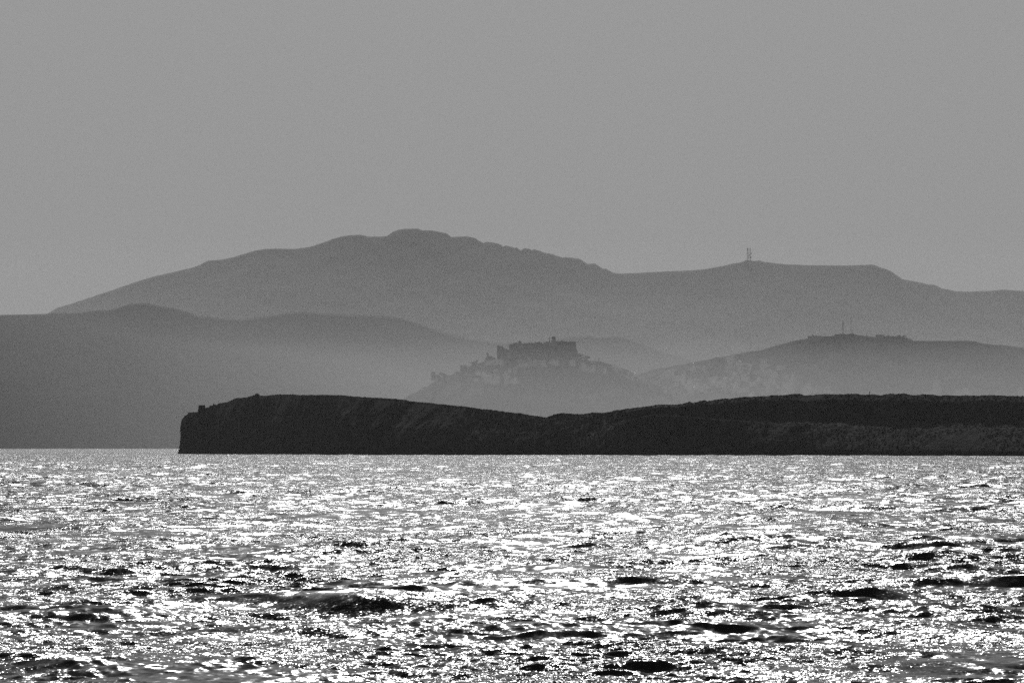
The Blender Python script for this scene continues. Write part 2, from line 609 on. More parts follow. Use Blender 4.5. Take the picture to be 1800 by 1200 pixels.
class Island(Terrain):
    def __init__(self):
        n = 2300
        px, py = resample(island_line, n)
        rg = np.clip((px - 300) / 60, 0, 1)
        py = py + rg * (0.8 * fbm(px / 7.0, px * 0 + 1.7, 4, 0.6, 5) - 0.25)
        px = px + np.clip((360 - px) / 30, 0, 1) * 0.8 * fbm(py / 6.0, py * 0 + 1.7, 4, 0.6, 5)
        Ds = interp(px, SHORE)
        dep = interp(px, [(313, 34), (420, 50), (700, 50), (960, 36), (1200, 52), (1500, 72), (2000, 72)])
        D = Ds + dep
        zr = Z(py, D)
        rows = 110
        v = np.concatenate([np.linspace(0, 1, rows), 1 + np.linspace(0.06, 1, 8) * 0.6])
        # front hill on the right: its own crest at v = vc, a dip behind it
        cy = interp(px, CREST)
        vc = 0.42
        Dc = Ds + dep * vc
        zc = Z(cy, Dc)
        blend = np.clip((px - 1050) / 90, 0, 1)
        P = np.zeros((len(v), n, 3))
        # shoreline wobbles a little
        wob = 7.0 * fbm(px / 38.0, px * 0 + 0.4, 4, 0.55, 12)
        for i, t in enumerate(v):
            y = Ds + dep * t + wob * max(0.0, 1 - t * 2)
            x = (px - 900) / F * (Ds + dep * t if t <= 1 else D)
            big = fbm(x * 0.02, y * 0.02, 5, 0.55, 61)
            fine = fbm(x * 0.13, y * 0.10, 5, 0.6, 71)
            cliff = fbm(x * 0.10, y * 0.02 + i * 0.08, 4, 0.6, 91)
            if t <= 1:
                # left: low cliff at the water, then a slope
                wl = np.clip((px - 330) / 300, 0, 1)
                a = t ** 0.55 * (1 - wl) + (0.10 * min(1, t / 0.03) + 0.90 * t ** 0.8) * wl
                if t == 0:
                    a = a * 0
                base = zr * a
                if t < vc:
                    fr = zc * (0.10 * min(1, t / 0.02) + 0.9 * (t / vc) ** 0.85) if t > 0 else zc * 0
                else:
                    s = (t - vc) / (1 - vc)
                    fr = zc * (1 - s) + zr * s - 5.0 * math.sin(math.pi * min(1, s * 1.25)) * (1 if s < 0.8 else 0)
                z = base * (1 - blend) + fr * blend
                k = math.sin(math.pi * t) ** 0.6 if 0 < t < 1 else 0.0
                kf = k if abs(t - vc) > 0.06 else k * 0.8
                z = z + kf * (np.minimum(1.2, 0.10 * zr) * big + np.minimum(1.1, 0.09 * zr) * fine * (1 + 0.5 * cliff))
                lim = (zr - H) * ((Ds + dep * t) / D) * 0.995 + H
                z = np.minimum(z, np.where(t < 1, np.minimum(lim, zr), zr))
                if t == 0:
                    z = z * 0 - 1.5
            else:
                z = zr * (1 - ((t - 1) / 0.6) ** 1.1) - 1.0
            P[i, :, 0], P[i, :, 1], P[i, :, 2] = x, y, z
        self.P, self.nf, self.D = P, rows, D
        o = link_mesh('island', grid_mesh('island', P), M_island)
        tag(o, 'dark scrubby island with a sheer cliff at its left end, nearest land across the water', None, None, 'structure')
        Q = P[:rows]
        self.sx = 900 + F * Q[..., 0] / Q[..., 1]
        self.sy = HY - F * (Q[..., 2] - H) / Q[..., 1]


island = Island()


def blob_cloud(name, pts, radii, mat, label, flat=0.75, parent=None):
    """many small irregular clumps as ONE mesh (uncountable ground cover)"""
    t = (1 + 5 ** 0.5) / 2
    iv = np.array([(-1, t, 0), (1, t, 0), (-1, -t, 0), (1, -t, 0), (0, -1, t), (0, 1, t), (0, -1, -t), (0, 1, -t),
                   (t, 0, -1), (t, 0, 1), (-t, 0, -1), (-t, 0, 1)], float)
    iv /= np.linalg.norm(iv[0])
    it = np.array([(0, 11, 5), (0, 5, 1), (0, 1, 7), (0, 7, 10), (0, 10, 11), (1, 5, 9), (5, 11, 4), (11, 10, 2), (10, 7, 6),
                   (7, 1, 8), (3, 9, 4), (3, 4, 2), (3, 2, 6), (3, 6, 8), (3, 8, 9), (4, 9, 5), (2, 4, 11), (6, 2, 10),
                   (8, 6, 7), (9, 8, 1)])
    n = len(pts)
    j = 1 + 0.35 * rng.uniform(-1, 1, (n, 12, 1))
    sx = rng.uniform(0.8, 1.7, (n, 1))
    V = iv[None] * j * np.asarray(radii)[:, None, None]
    V[..., 0] *= sx
    V[..., 2] *= flat
    V = V + np.asarray(pts)[:, None, :]
    Tt = it[None] + (np.arange(n) * 12)[:, None, None]
    me = bpy.data.meshes.new(name)
    me.vertices.add(n * 12)
    me.vertices.foreach_set('co', V.astype(np.float32).ravel())
    q = Tt.reshape(-1, 3).astype(np.int32)
    me.loops.add(len(q) * 3)
    me.loops.foreach_set('vertex_index', q.ravel())
    me.polygons.add(len(q))
    me.polygons.foreach_set('loop_start', np.arange(0, len(q) * 3, 3, dtype=np.int32))
    me.polygons.foreach_set('loop_total', np.full(len(q), 3, dtype=np.int32))
    me.update(calc_edges=True)
    o = link_mesh(name, me, mat)
    tag(o, label, None, None, 'stuff')
    return o


def scatter_on(T, n, power=1.0, vmin=0.04):
    u = rng.integers(0, T.P.shape[1], n)
    v = (vmin + (1 - vmin) * rng.uniform(0, 1, n) ** power) * (T.nf - 1)
    v = v.astype(int)
    return T.P[v, u]


pts = scatter_on(island, 15000, 0.8)
keep = fbm(pts[:, 0] * 0.03, pts[:, 1] * 0.03, 3, seed=2) > -0.25
pts = pts[keep]
blob_cloud('scrub', pts, rng.uniform(0.18, 0.55, len(pts)) ** 1.0, M_scrub, 'low dark scrub covering the near island')
# a fringe of bushes along the crest gives the skyline its crumbs
u = rng.integers(150, island.P.shape[1], 900)
pts = island.P[island.nf - 1, u] - np.array([0, 0, 0.12])
blob_cloud('scrub', pts, rng.uniform(0.12, 0.42, len(pts)), M_scrub, 'scrub bushes along the crest of the near island')
pts = scatter_on(island, 2600, 2.2, 0.012)
keep = (fbm(pts[:, 0] * 0.03 + 4, pts[:, 1] * 0.03, 3, seed=4) > 0.12)
pts = pts[keep]
blob_cloud('rubble', pts, rng.uniform(0.15, 0.5, len(pts)), M_palerock, 'pale weathered rocks low on the island slope', flat=0.4)

# rock stack on the cliff shoulder
def rock(name, px, py_base, w_px, h_px, label, lean=0.0, seed=0):
    b = island.at(px, py_base)
    s = b.y / F
    r = random.Random(seed)
    m = MB()
    z = -1.0
    hh = h_px * s
    levels = 5
    prof = []
    for k in range(levels + 1):
        t = k / levels
        prof.append(((w_px * s / 2) * (1.05 - 0.25 * t + 0.16 * r.uniform(-1, 1)), -1.0 + (hh + 1.0) * t, lean * t * w_px * s))
    n = 9
    vs, fs = [], []
    for k, (rr, zz, dx) in enumerate(prof):
        for a in range(n):
            t = 2 * math.pi * a / n
            q = rr * (1 + 0.15 * r.uniform(-1, 1))
            vs.append((dx + q * math.cos(t), q * math.sin(t), zz + 0.12 * r.uniform(-1, 1)))
    for k in range(levels):
        for a in range(n):
            a2 = (a + 1) % n
            fs.append((k * n + a, k * n + a2, (k + 1) * n + a2, (k + 1) * n + a))
    fs.append(tuple(range(n - 1, -1, -1)))
    fs.append(tuple(levels * n + a for a in range(n)))
    m.add(vs, fs)
    o = m.build(name, M_island)
    o.location = b
    tag(o, label, 'rock')
    return o


rock('rock_stack', 351.6, 724, 7.4, 12.0, 'square-topped rock standing on the cliff shoulder at the island\'s left end', 0.0, 1)
rock('rock_stack', 357.6, 722.5, 8.5, 10.5, 'rock leaning against the square-topped one, on its right, above the cliff', -0.1, 2)
rock('rock', 375.4, 713, 3.0, 4.0, 'small pointed rock on the step between the cliff rocks and the island summit', 0.1, 3)
rock('rock', 452, 694.5, 6.0, 3.2, 'small rocky knob at the summit of the island above the cliff', 0.0, 4)

# stone beacon on the skyline
b = island.at(1528.5, 693.5)
s = b.y / F
root = empty('stone_pillar', b)
tag(root, 'thin dark upright pillar standing alone on the island skyline at the right', 'pillar')
m = MB()
m.box(-0.62 * s, 0.62 * s, -0.62 * s, 0.62 * s, -0.6, 4.4 * s, 0.02)
m.build('shaft', M_rock, root)
m = MB()
m.box(-0.95 * s, 0.95 * s, -0.95 * s, 0.95 * s, 4.4 * s + 0.003, 5.3 * s, 0.04)
m.build('cap', M_rock, root)


# ------------------------------------------------------------------ trees
def tree_meshes(kind, seed):
    """unit tree: crown about 1 wide, standing on z = 0"""
    r = random.Random(seed)
    tm, cm = MB(), MB()
    if kind == 'round':
        tm.bar((0, 0, -0.15), (0.02, 0, 0.45), 0.05, 6, 0.035)
        for k in range(5):
            a = k * 1.26 + r.uniform(0, 0.5)
            tm.bar((0.02, 0, 0.38), (0.3 * math.cos(a), 0.3 * math.sin(a), 0.75 + 0.1 * r.random()), 0.03, 4, 0.01)
        c0, rx, rz = 0.68, 0.5, 0.40
    elif kind == 'tall':
        tm.bar((0, 0, -0.2), (0, 0, 1.2), 0.06, 6, 0.02)
        c0, rx, rz = 1.25, 0.26, 1.15
    else:
        tm.bar((0, 0, -0.1), (0, 0, 0.25), 0.05, 5, 0.03)
        for k in range(4):
            a = k * 1.57 + 0.4
            tm.bar((0, 0, 0.1), (0.28 * math.cos(a), 0.28 * math.sin(a), 0.3), 0.02, 4, 0.01)
        c0, rx, rz = 0.28, 0.55, 0.30
    lobes = [(r.gauss(0, 0.5) * rx, r.gauss(0, 0.5) * rx, c0 + r.gauss(0, 0.45) * rz, r.uniform(0.35, 0.6)) for _ in range(9)]
    vs, fs = [], []
    for k in range(520):
        lx, ly, lz, lr = lobes[k % len(lobes)]
        d = Vector((r.gauss(0, 1), r.gauss(0, 1), r.gauss(0, 1))).normalized() * (r.random() ** 0.4)
        c = Vector((lx + d.x * rx * lr, ly + d.y * rx * lr, lz + d.z * rz * lr))
        sz = r.uniform(0.05, 0.10)
        u = Vector((r.gauss(0, 1), r.gauss(0, 1), r.gauss(0, 1))).normalized()
        q = u.orthogonal().normalized()
        b0 = len(vs)
        vs += [c - u * sz - q * sz * 0.6, c + u * sz - q * sz * 0.5, c + u * sz * 0.7 + q * sz, c - u * sz * 0.8 + q * sz * 0.7]
        fs.append((b0, b0 + 1, b0 + 2, b0 + 3))
    cm.add(vs, fs)
    a, b = tm.mesh('trunk'), cm.mesh('crown')
    a.materials.append(M_bark)
    b.materials.append(M_leaf)
    return a, b


TREE = {}
for kd in ('round', 'tall', 'bush'):
    TREE[kd] = [tree_meshes(kd, 5 + 7 * i + len(kd)) for i in range(3)]
NAMES = {'round': 'tree', 'tall': 'cypress_tree', 'bush': 'bush'}


def plant(T, kind, px, py, w_px, label, group=None, h_scale=1.0, raise_px=0.0):
    """px, py is where the foot stands on terrain T"""
    b = T.at(px, py)
    s = b.y / F
    a, c = random.choice(TREE[kind])
    root = empty(NAMES[kind], b + Vector((0, 0, raise_px * s)), random.uniform(0, 6.28))
    root.scale = (w_px * s, w_px * s, w_px * s * h_scale)
    for nm, me in (('trunk', a), ('crown', c)):
        o = bpy.data.objects.new(nm, me)
        COL.objects.link(o)
        o.parent = root
    tag(root, label, 'bush' if kind == 'bush' else 'tree', group)
    return root


# ------------------------------------------------------------------ castle on the conical hill
DC = 15000.0
SC = DC / F     # metres per photo pixel there = 1.2


def CX(px):
    return (px - 945.0) * SC


def CZ(py):
    return (632.0 - py) * SC


croot = empty('castle', (X(945, DC), DC - 6, Z(632, DC)))
tag(croot, 'large dark stone castle with a long jagged wall crowning the conical hill', 'castle')


def cpoly(name, pts, y0, y1, mat=M_stone, parent=croot):
    m = MB()
    m.prism([(CX(a), CZ(b)) for a, b in pts], y0, y1)
    return m.build(name, mat, parent)


# left corner bastion, with the broken wall sloping down beside it
cpoly('bastion', [(873.8, 645), (886, 645), (886, 611.2), (883.4, 608.2), (879, 608.4), (878.6, 607.8), (873.5, 608.1)], -14, 18)
cpoly('curtain_wall', [(886.01, 645), (895, 645), (894.6, 614.2), (891, 614), (888.5, 613.2), (886.01, 611.4)], -12, 16)
cpoly('curtain_wall', [(895.02, 646), (921, 646), (921, 604.3), (919, 604.2), (915, 604), (909, 603.6), (904, 603.7), (900, 604.4),
                       (899, 605.4), (896, 605.3), (895.02, 606.2)], -15, 20)
cpoly('curtain_wall', [(921.02, 646), (966, 646), (966, 601.6), (963, 601.4), (959, 601.9), (957, 602.4), (954.2, 604.2), (952.2, 603.4),
                       (952, 602.2), (943, 602), (939, 602.8), (930, 603.1), (927, 603.4), (926, 604), (921.02, 604.3)], -13, 22)
cpoly('curtain_wall', [(966.02, 646), (1018.5, 646), (1017, 631), (1015.4, 619), (1014.2, 614), (1012.6, 611.5), (1012.2, 600.4),
                       (1006, 600.6), (998, 601), (992, 600.2), (986, 599.3), (983, 600.6), (978, 600.6), (966.02, 602.8)], -16, 20)
# buttress ribs, string wall on the front, and small openings
for i, bx in enumerate([877.0, 899, 908.5, 929, 941, 953, 962, 984, 997, 1009]):
    m = MB()
    x0 = CX(bx)
    m.box(x0 - 1.4, x0 + 1.4, -17.5 if bx > 966 else -16.2, -10, -8, CZ(616 + 3 * math.sin(i * 2.1)), 0.25)
    m.build('buttress', M_stone, croot)
rq = random.Random(4)
for i, (bx, by) in enumerate([(876, 608.2), (898, 604.9), (903.5, 603.7), (907, 603.6), (923, 604.0), (928.5, 603.2), (934, 602.9), (941, 602.2),
                              (948, 602), (961, 601.6), (981, 600.6), (988, 599.6), (995, 600.8), (1003, 600.9), (1009, 600.6)]):
    m = MB()
    x0, ww, hh = CX(bx), rq.uniform(0.8, 2.6), rq.uniform(0.5, 1.7)
    m.box(x0 - ww, x0 + ww, -9, -7, CZ(by) - 2.0, CZ(by) + hh, 0.15)
    m.build('ruined_wall', M_stone, croot)
for i, (wx, wy) in enumerate([(881, 614), (900.5, 611), (905, 615.5), (914.5, 616), (924.5, 609), (934, 609.5), (937, 617), (947, 608.5),
                              (958, 609), (957.5, 618), (980.5, 610), (989.5, 607), (992, 616), (1003, 607.5), (1004, 618), (1010, 609)]):
    yy = -14.02 if wx < 886 else (-15.02 if wx < 921 else (-13.02 if wx < 966 else -16.02))
    m = MB()
    m.box(CX(wx) - 0.55, CX(wx) + 0.55, yy - 0.15, yy + 0.5, CZ(wy) - 0.8, CZ(wy) + 0.8)
    m.build('window', M_dark, croot)


def church(px, py_base, w, body_top, dome_r, dome_top, label, tower=None, y=DC - 24.0):
    """white church: body, drum, dome, cross; py given in photo rows"""
    root = empty('church', (X(px, DC), y, Z(py_base, DC)))
    tag(root, label, 'church')
    hb = (py_base - body_top) * SC
    wd = w * SC / 2
    m = MB()
    m.box(-wd, wd, -5, 6, 0, hb)
    m.box(-wd - 0.15, wd + 0.15, -5.15, 6.15, hb + 0.003, hb + 0.5)
    m.build('body', M_cream, root)
    r = dome_r * SC
    dz = (py_base - dome_top) * SC
    m = MB()
    m.lathe(0, 0, [(r * 1.02, hb + 0.51), (r * 1.02, dz - r * 0.95)], 14)
    m.build('drum', M_cream, root)
    m = MB()
    m.lathe(0, 0, [(r * 1.12 * math.cos(a), dz - r * 0.94 + r * 0.94 * math.sin(a)) for a in [0, 0.35, 0.7, 1.0, 1.3, 1.5]], 16)
    m.build('dome', M_stone, root)
    m = MB()
    m.bar((0, 0, dz - 0.05), (0, 0, dz + 1.4), 0.12, 5)
    m.bar((-0.45, 0, dz + 0.95), (0.45, 0, dz + 0.95), 0.1, 5)
    m.build('cross', M_stone, root)
    for k in range(3):
        m = MB()
        x0 = (k - 1) * wd * 0.6
        m.box(x0 - 0.35, x0 + 0.35, -5.1, -4.9, hb * 0.45, hb * 0.45 + 1.6)
        m.build('window', M_dark, root)
    if tower:
        tx, ttop = tower
        m = MB()
        x0 = (tx - px) * SC
        zt = (py_base - ttop) * SC
        m.box(x0 - 1.3, x0 - 0.55, -2, 0, -2, zt - 1.4)
        m.box(x0 + 0.55, x0 + 1.3, -2, 0, -2, zt - 1.4)
        m.box(x0 - 1.3, x0 + 1.3, -2, 0, zt - 1.397, zt - 0.2)
        m.box(x0 - 0.54, x0 + 0.54, -2.0, 0, -2, zt - 4.2)
        t = m.build('bell_tower', M_cream, root)
        m = MB()
        m.lathe(x0, -1, [(0.45, zt - 2.9), (0.3, zt - 2.2), (0.12, zt - 1.9)], 8)
        m.build('bell', M_steel, t)
    return root


church(973.2, 608, 9.0, 600.4, 3.5, 591.4, 'pale church with dark round dome and slim bell tower rising above the castle wall', (965.6, 593.3))
church(913.7, 611.5, 10.0, 604.6, 2.7, 599.3, 'small pale chapel with a low dome near the left part of the castle wall')


# ------------------------------------------------------------------ houses
def house_mesh(seed):
    """unit house about 1 m wide scaled later: cubic flat-roofed block with parapet and dark openings"""
    r = random.Random(seed)
    m = MB()
    h = r.uniform(0.55, 0.85)
    m.box(-0.5, 0.5, -0.35, 0.35, -0.6, h)
    e = 0.035
    m.box(-0.5 - e / 4, 0.5 + e / 4, -0.35 - e / 4, -0.35 + e, h + 0.002, h + 0.06)
    m.box(-0.5 - e / 4, -0.5 + e, -0.35 + e + 0.002, 0.35, h + 0.002, h + 0.06)
    m.box(0.5 - e, 0.5 + e / 4, -0.35 + e + 0.002, 0.35, h + 0.002, h + 0.06)
    if r.random() < 0.6:
        sx = r.choice([-1, 1])
        a, b = sorted((sx * 0.44, sx * 0.02))
        m.box(a, b, -0.1, 0.33, h + 0.002, h + r.uniform(0.25, 0.45))
    if r.random() < 0.5:
        sx = r.choice([-1, 1])
        a, b = sorted((sx * 0.502, sx * 0.95))
        m.box(a, b, -0.3, 0.28, -0.6, h * r.uniform(0.4, 0.7))
    m.box(-0.6, 0.6, -1.0, -0.352, -1.1, r.uniform(-0.12, 0.0))      # terrace slab added to bounce sunlight up onto the shaded front wall
    nw = len(m.f)
    cols = r.choice([2, 3])
    for k in range(cols):
        x0 = -0.5 + (k + 0.5) / cols
        for z0 in ((0.12, 0.5) if h > 0.7 else (0.22,)):
            if r.random() < 0.85:
                m.box(x0 - 0.055, x0 + 0.055, -0.358, -0.33, z0, z0 + 0.17)
    me = m.mesh('house')
    idx = np.zeros(len(m.f), dtype=np.int32)
    idx[nw:] = 1
    return me, idx


HOUSES = []
for sd_ in range(10):
    me, idx = house_mesh(100 + sd_)
    me.materials.append(M_white if sd_ % 3 else (M_cream if sd_ % 2 else M_hut))
    me.materials.append(M_dark)
    me.polygons.foreach_set('material_index', idx)
    HOUSES.append(me)


def add_house(T, px, py, w_px, label, group, glint=False, hs=1.0):
    b = T.at(px, py)
    s = b.y / F
    o = bpy.data.objects.new('house', random.choice(HOUSES))
    COL.objects.link(o)
    o.location = b
    wm = w_px * s
    o.scale = (wm, wm, wm * hs)
    rz = random.uniform(-0.5, 0.5)
    o.rotation_euler = (0, 0, rz)
    tag(o, label, 'house', group)
    if glint:
        # glazed roof panel tilted so that it throws the sun at the boat
        view = (Vector((0, 0, H)) - b).normalized()
        n = (view + SUN_DIR).normalized()
        m = MB()
        gs = 0.85 if 'brightest' in label else 0.5
        m.box(-gs, gs, -gs * 0.8, gs * 0.8, -0.05, 0.05)
        p = m.build('roof_panel', M_panel, o)
        M = n.to_track_quat('Z', 'Y').to_matrix().to_4x4()
        p.matrix_parent_inverse = (Matrix.Translation(b) @ Matrix.Rotation(rz, 4, 'Z') @ Matrix.Diagonal((wm, wm, wm * hs, 1))).inverted()
        p.matrix_basis = Matrix.Translation(b + Vector((0, -0.3 * wm, wm * hs * 0.95 + 0.8))) @ M
        p['label'] = 'sun-glinting glazed panel'
    return o


placed = []


def far_enough(px, py, d):
    for a, b in placed:
        if abs(a - px) < d and abs(b - py) < d * 0.42:
            return False
    placed.append((px, py))
    return True


def district(T, poly, n, w, label, group, tries=40):
    xs = [p[0] for p in poly]
    ys = [p[1] for p in poly]
    done = 0
    for _ in range(n * tries):
        if done >= n:
            break
        px, py = random.uniform(min(xs), max(xs)), random.uniform(min(ys), max(ys))
        inside = False
        for i in range(len(poly)):
            (x1, y1), (x2, y2) = poly[i], poly[(i + 1) % len(poly)]
            if (y1 > py) != (y2 > py) and px < (x2 - x1) * (py - y1) / (y2 - y1) + x1:
                inside = not inside
        if not inside or not far_enough(px, py, w * 0.9):
            continue
        add_house(T, px, py, w * random.uniform(0.9, 1.5), label, group, hs=random.uniform(0.75, 1.05))
        done += 1


CH, TH = castle_hill, town_hill
district(CH, [(905, 638), (945, 634), (1010, 634), (1016, 640), (985, 645), (950, 642), (920, 644), (903, 645)], 17, 6.0,
         'small pale house in the row directly below the castle wall', 'houses under the castle wall')
district(CH, [(876, 633), (892, 637), (872, 641), (850, 640), (851, 636)], 6, 6.0,
         'small pale house beside the left foot of the castle', 'houses at the left foot of the castle')
district(CH, [(838, 656), (862, 652), (900, 652), (904, 660), (904, 672), (850, 672), (834, 668)], 20, 7.0,
         'pale terraced house in the block below the left part of the castle', 'terraced houses left below the castle')
district(CH, [(895, 651), (915, 643), (920, 646), (905, 656)], 4, 5.5,
         'small pale house on the path climbing to the castle wall', 'houses on the path to the castle')
district(CH, [(1016, 637), (1035, 640), (1058, 645), (1060, 651), (1035, 652), (1018, 645)], 8, 6.5,
         'pale house just right of the castle, above the bare slope', 'houses right of the castle')
district(CH, [(1058, 640), (1085, 644), (1104, 651), (1100, 660), (1080, 658), (1058, 651)], 13, 6.0,
         'pale house on the right shoulder of the castle hill', 'houses on the right shoulder of the castle hill')
district(CH, [(1104, 653), (1118, 660), (1124, 667), (1108, 668), (1100, 661)], 7, 5.0,
         'small house at the lower right edge of the castle hill', 'houses at the right edge of the castle hill')
district(CH, [(1126, 667), (1150, 680), (1180, 692), (1178, 696), (1145, 682), (1124, 671)], 8, 6.0,
         'pale house stepping down the right foot of the castle hill', 'houses down the right foot of the castle hill')
district(CH, [(820, 672), (845, 676), (842, 682), (818, 680)], 2, 5.0,
         'lone pale hut below the terraced block left of the castle', 'huts on the bare castle slope')

district(TH, [(1160, 653), (1200, 650), (1226, 645), (1232, 660), (1210, 672), (1160, 662), (1148, 657)], 26, 6.0,
         'small pale house high in the left part of the hillside town', 'houses high in the left of the town')
district(TH, [(1162, 664), (1240, 668), (1250, 690), (1210, 692), (1175, 672)], 26, 6.5,
         'pale house low in the left part of the hillside town', 'houses low in the left of the town')
district(TH, [(1238, 648), (1262, 646), (1262, 664), (1240, 664)], 8, 6.5,
         'pale house beside the dark wooded patch in the middle of the town', 'houses beside the wooded patch')
district(TH, [(1279, 641), (1316, 641), (1322, 652), (1312, 664), (1276, 660)], 22, 6.5,
         'white house in the dense upper middle block of the town', 'houses of the upper middle block')
district(TH, [(1240, 668), (1300, 664), (1330, 674), (1330, 694), (1240, 695)], 32, 6.5,
         'pale house in the dense lower middle of the town', 'houses of the lower middle block')
district(TH, [(1326, 655), (1358, 652), (1364, 664), (1362, 676), (1330, 676)], 16, 7.0,
         'white house in the block below the tall white building', 'houses below the tall white building')
district(TH, [(1372, 662), (1405, 660), (1412, 672), (1414, 692), (1372, 690), (1362, 678)], 22, 7.0,
         'white house in the lower right block of the town', 'houses of the lower right block')
district(TH, [(1330, 678), (1368, 680), (1376, 694), (1332, 695)], 12, 7.0,
         'pale house at the bottom of the town just above the dark island', 'houses at the bottom of the town')
district(TH, [(1268, 632), (1300, 628), (1302, 634), (1270, 637)], 5, 6.0,
         'pale house close under the hill skyline above the town', 'houses close under the hill skyline')
district(TH, [(1415, 678), (1470, 682), (1475, 692), (1415, 694)], 9, 6.5,
         'pale scattered house right of the town near the island skyline', 'scattered houses right of the town')

for (T, px, py, lab) in [
        (CH, 1117, 659, 'house with a glinting roof on the right skyline of the castle hill'),
        (CH, 1118.5, 665, 'house flashing brightest in the sun at the right edge of the castle hill'),
        (TH, 1218, 642, 'house with a faint sun glint just under the skyline left of the town'),
        (TH, 1260, 634, 'house with a sun glint on the skyline above the wooded patch'),
        (TH, 1219.5, 684, 'house with a sun glint low in the left of the town'),
        (TH, 1214, 695, 'house with a broad pale glint lowest in the left of the town')]:
    add_house(T, px, py, 4.5, lab, None, glint=True, hs=0.8)


# larger buildings with their own parts
def block(T, px0, px1, py_top, py_base, label, floors=2, bays=3, mat=M_white, name='house', cat='house', roof_hut=False, step=None):
    px = (px0 + px1) / 2
    b = T.at(px, py_base)
    s = b.y / F
    ztop = Z(py_top, b.y) - b.z
    wd = (px1 - px0) * s / 2
    root = empty(name, b)
    tag(root, label, cat)
    m = MB()
    m.box(-wd, wd, -4, 6, -6, ztop)
    m.build('wall', mat, root)
    m = MB()
    m.box(-wd - 0.25, wd + 0.25, -4.25, 6.25, ztop + 0.003, ztop + 0.5)
    m.build('roof', mat, root)
    if roof_hut:
        m = MB()
        m.box(-wd * 0.2, wd * 0.5, 0, 4, ztop + 0.503, ztop + 2.6)
        m.build('stair_hut', mat, root)
    if step:
        sx0, sx1, st = step
        m = MB()
        m.box((sx0 - px) * s, (sx1 - px) * s, -4.5, 5, -6, Z(st, b.y) - b.z)
        m.build('lower_wing', mat, root)
    fh = ztop / floors
    for i in range(floors):
        for j in range(bays):
            x0 = -wd + (j + 0.5) * 2 * wd / bays
            m = MB()
            ww = min(1.0, wd / bays * 0.4)
            m.box(x0 - ww, x0 + ww, -4.06, -3.9, fh * i + fh * 0.3, fh * i + fh * 0.75)
            m.build('window', M_dark, root)
    return root


block(TH, 1336, 1348, 631, 645, 'tall white building standing above the town on the bare slope', 3, 3, step=(1338, 1354, 640))
block(TH, 1366, 1380, 643.3, 648.5, 'long low white building alone on the slope right of the tall one', 1, 5)
block(TH, 1326, 1357, 651.5, 656.5, 'long white flat-roofed building at the top of the lower right block', 2, 8)
block(TH, 1376, 1386, 660, 666, 'white two-storey building at the top left of the lower right block', 2, 3)
block(TH, 1392, 1409, 660, 666.5, 'white two-storey building at the top right of the lower right block', 2, 5)
block(TH, 1280, 1313, 640.5, 645, 'long white terrace along the top of the upper middle block', 1, 9)
block(TH, 1640, 1653, 668, 700, 'tall pale apartment building above the island skyline at the right', 6, 4, name='apartment_building',
      cat='building', step=(1622, 1640, 688))
block(TH, 1678, 1709, 685.5, 700, 'wide pale stepped building right of the tall apartment building', 3, 7, name='building', cat='building',
      step=(1694, 1702, 681.5))
block(TH, 1790, 1806, 681, 700, 'pale building at the right edge of the photo above the island', 3, 3, name='building', cat='building')
block(TH, 1450, 1460, 681, 700, 'pale building with scattered houses around it, right of the town', 3, 2)
block(TH, 1419.5, 1442, 590.5, 596.5, 'long low pale building on the left of the hilltop', 1, 6, mat=M_cream, name='building', cat='building')
block(TH, 1443, 1467, 591.3, 594.5, 'low wall-like building between the hilltop building and the tall mast', 1, 6, mat=M_stone,
      name='building', cat='building')
block(TH, 1467, 1476, 588, 592, 'small dark hut beside the foot of the tall hilltop mast', 1, 2, mat=M_stone, name='hut', cat='hut')
block(TH, 1539, 1554, 588.3, 594, 'pale house among trees on the right of the hilltop', 1, 4, mat=M_cream, roof_hut=False)
block(CH, 809.5, 821, 642.3, 655, 'square stone house on the left skyline of the castle hill', 2, 2, mat=M_stone)
# water tank on the low hilltop building
b = TH.at(1431, 596.5)
s = b.y / F
m = MB()
m.lathe(0, 0, [(1.3, 0), (1.4, 0.2), (1.4, 2.4), (0.9, 2.9), (0.2, 3.0)], 12)
o = m.build('water_tank', M_steel)
o.location = (X(1429, b.y), b.y + 1, Z(590.5, b.y) + 0.52)
tag(o, 'small dark tank on the roof of the long low hilltop building', 'water tank')

# ------------------------------------------------------------------ trees on the hills
plant(CH, 'round', 765.5, 670.5, 17, 'round-crowned tree alone on the left flank of the castle hill', h_scale=1.0)
plant(CH, 'bush', 781, 662, 8, 'dark bush on the left flank just right of the lone round tree')
plant(CH, 'tall', 857.5, 632, 6.0, 'slender cypress standing left of the castle', h_scale=1.05)
plant(CH, 'tall', 838, 639, 5.0, 'short cypress on the skyline between the stone house and the castle', h_scale=0.7)
plant(CH, 'bush', 831.5, 639, 7, 'low bush at the foot of the short cypress')
plant(CH, 'round', 1018.5, 629, 9, 'round tree against the right end of the castle wall', h_scale=1.05)
plant(CH, 'bush', 1029.5, 631, 11, 'spreading bush on the skyline right of the round tree by the castle', h_scale=1.2)
plant(CH, 'bush', 862, 636, 12, 'wide dark bush left of the castle foot', h_scale=1.2)
plant(CH, 'tall', 1053, 636, 3.0, 'thin dark cypress on the right skyline of the castle hill', h_scale=1.1)
for i in range(9):
    plant(CH, 'bush' if i % 2 else 'round', 1030 + i * 4.0, 645 + 1.5 * math.sin(i * 1.7), 8,
          'dark tree of the grove right of the castle between pale houses', 'grove right of the castle')
for i in range(8):
    plant(CH, 'round' if i % 2 else 'bush', 866 + i * 5.0, 649 + 2.2 * math.sin(i * 2.3), 8,
          'dark tree of the grove between the castle foot and the terraced block', 'grove below the castle foot')
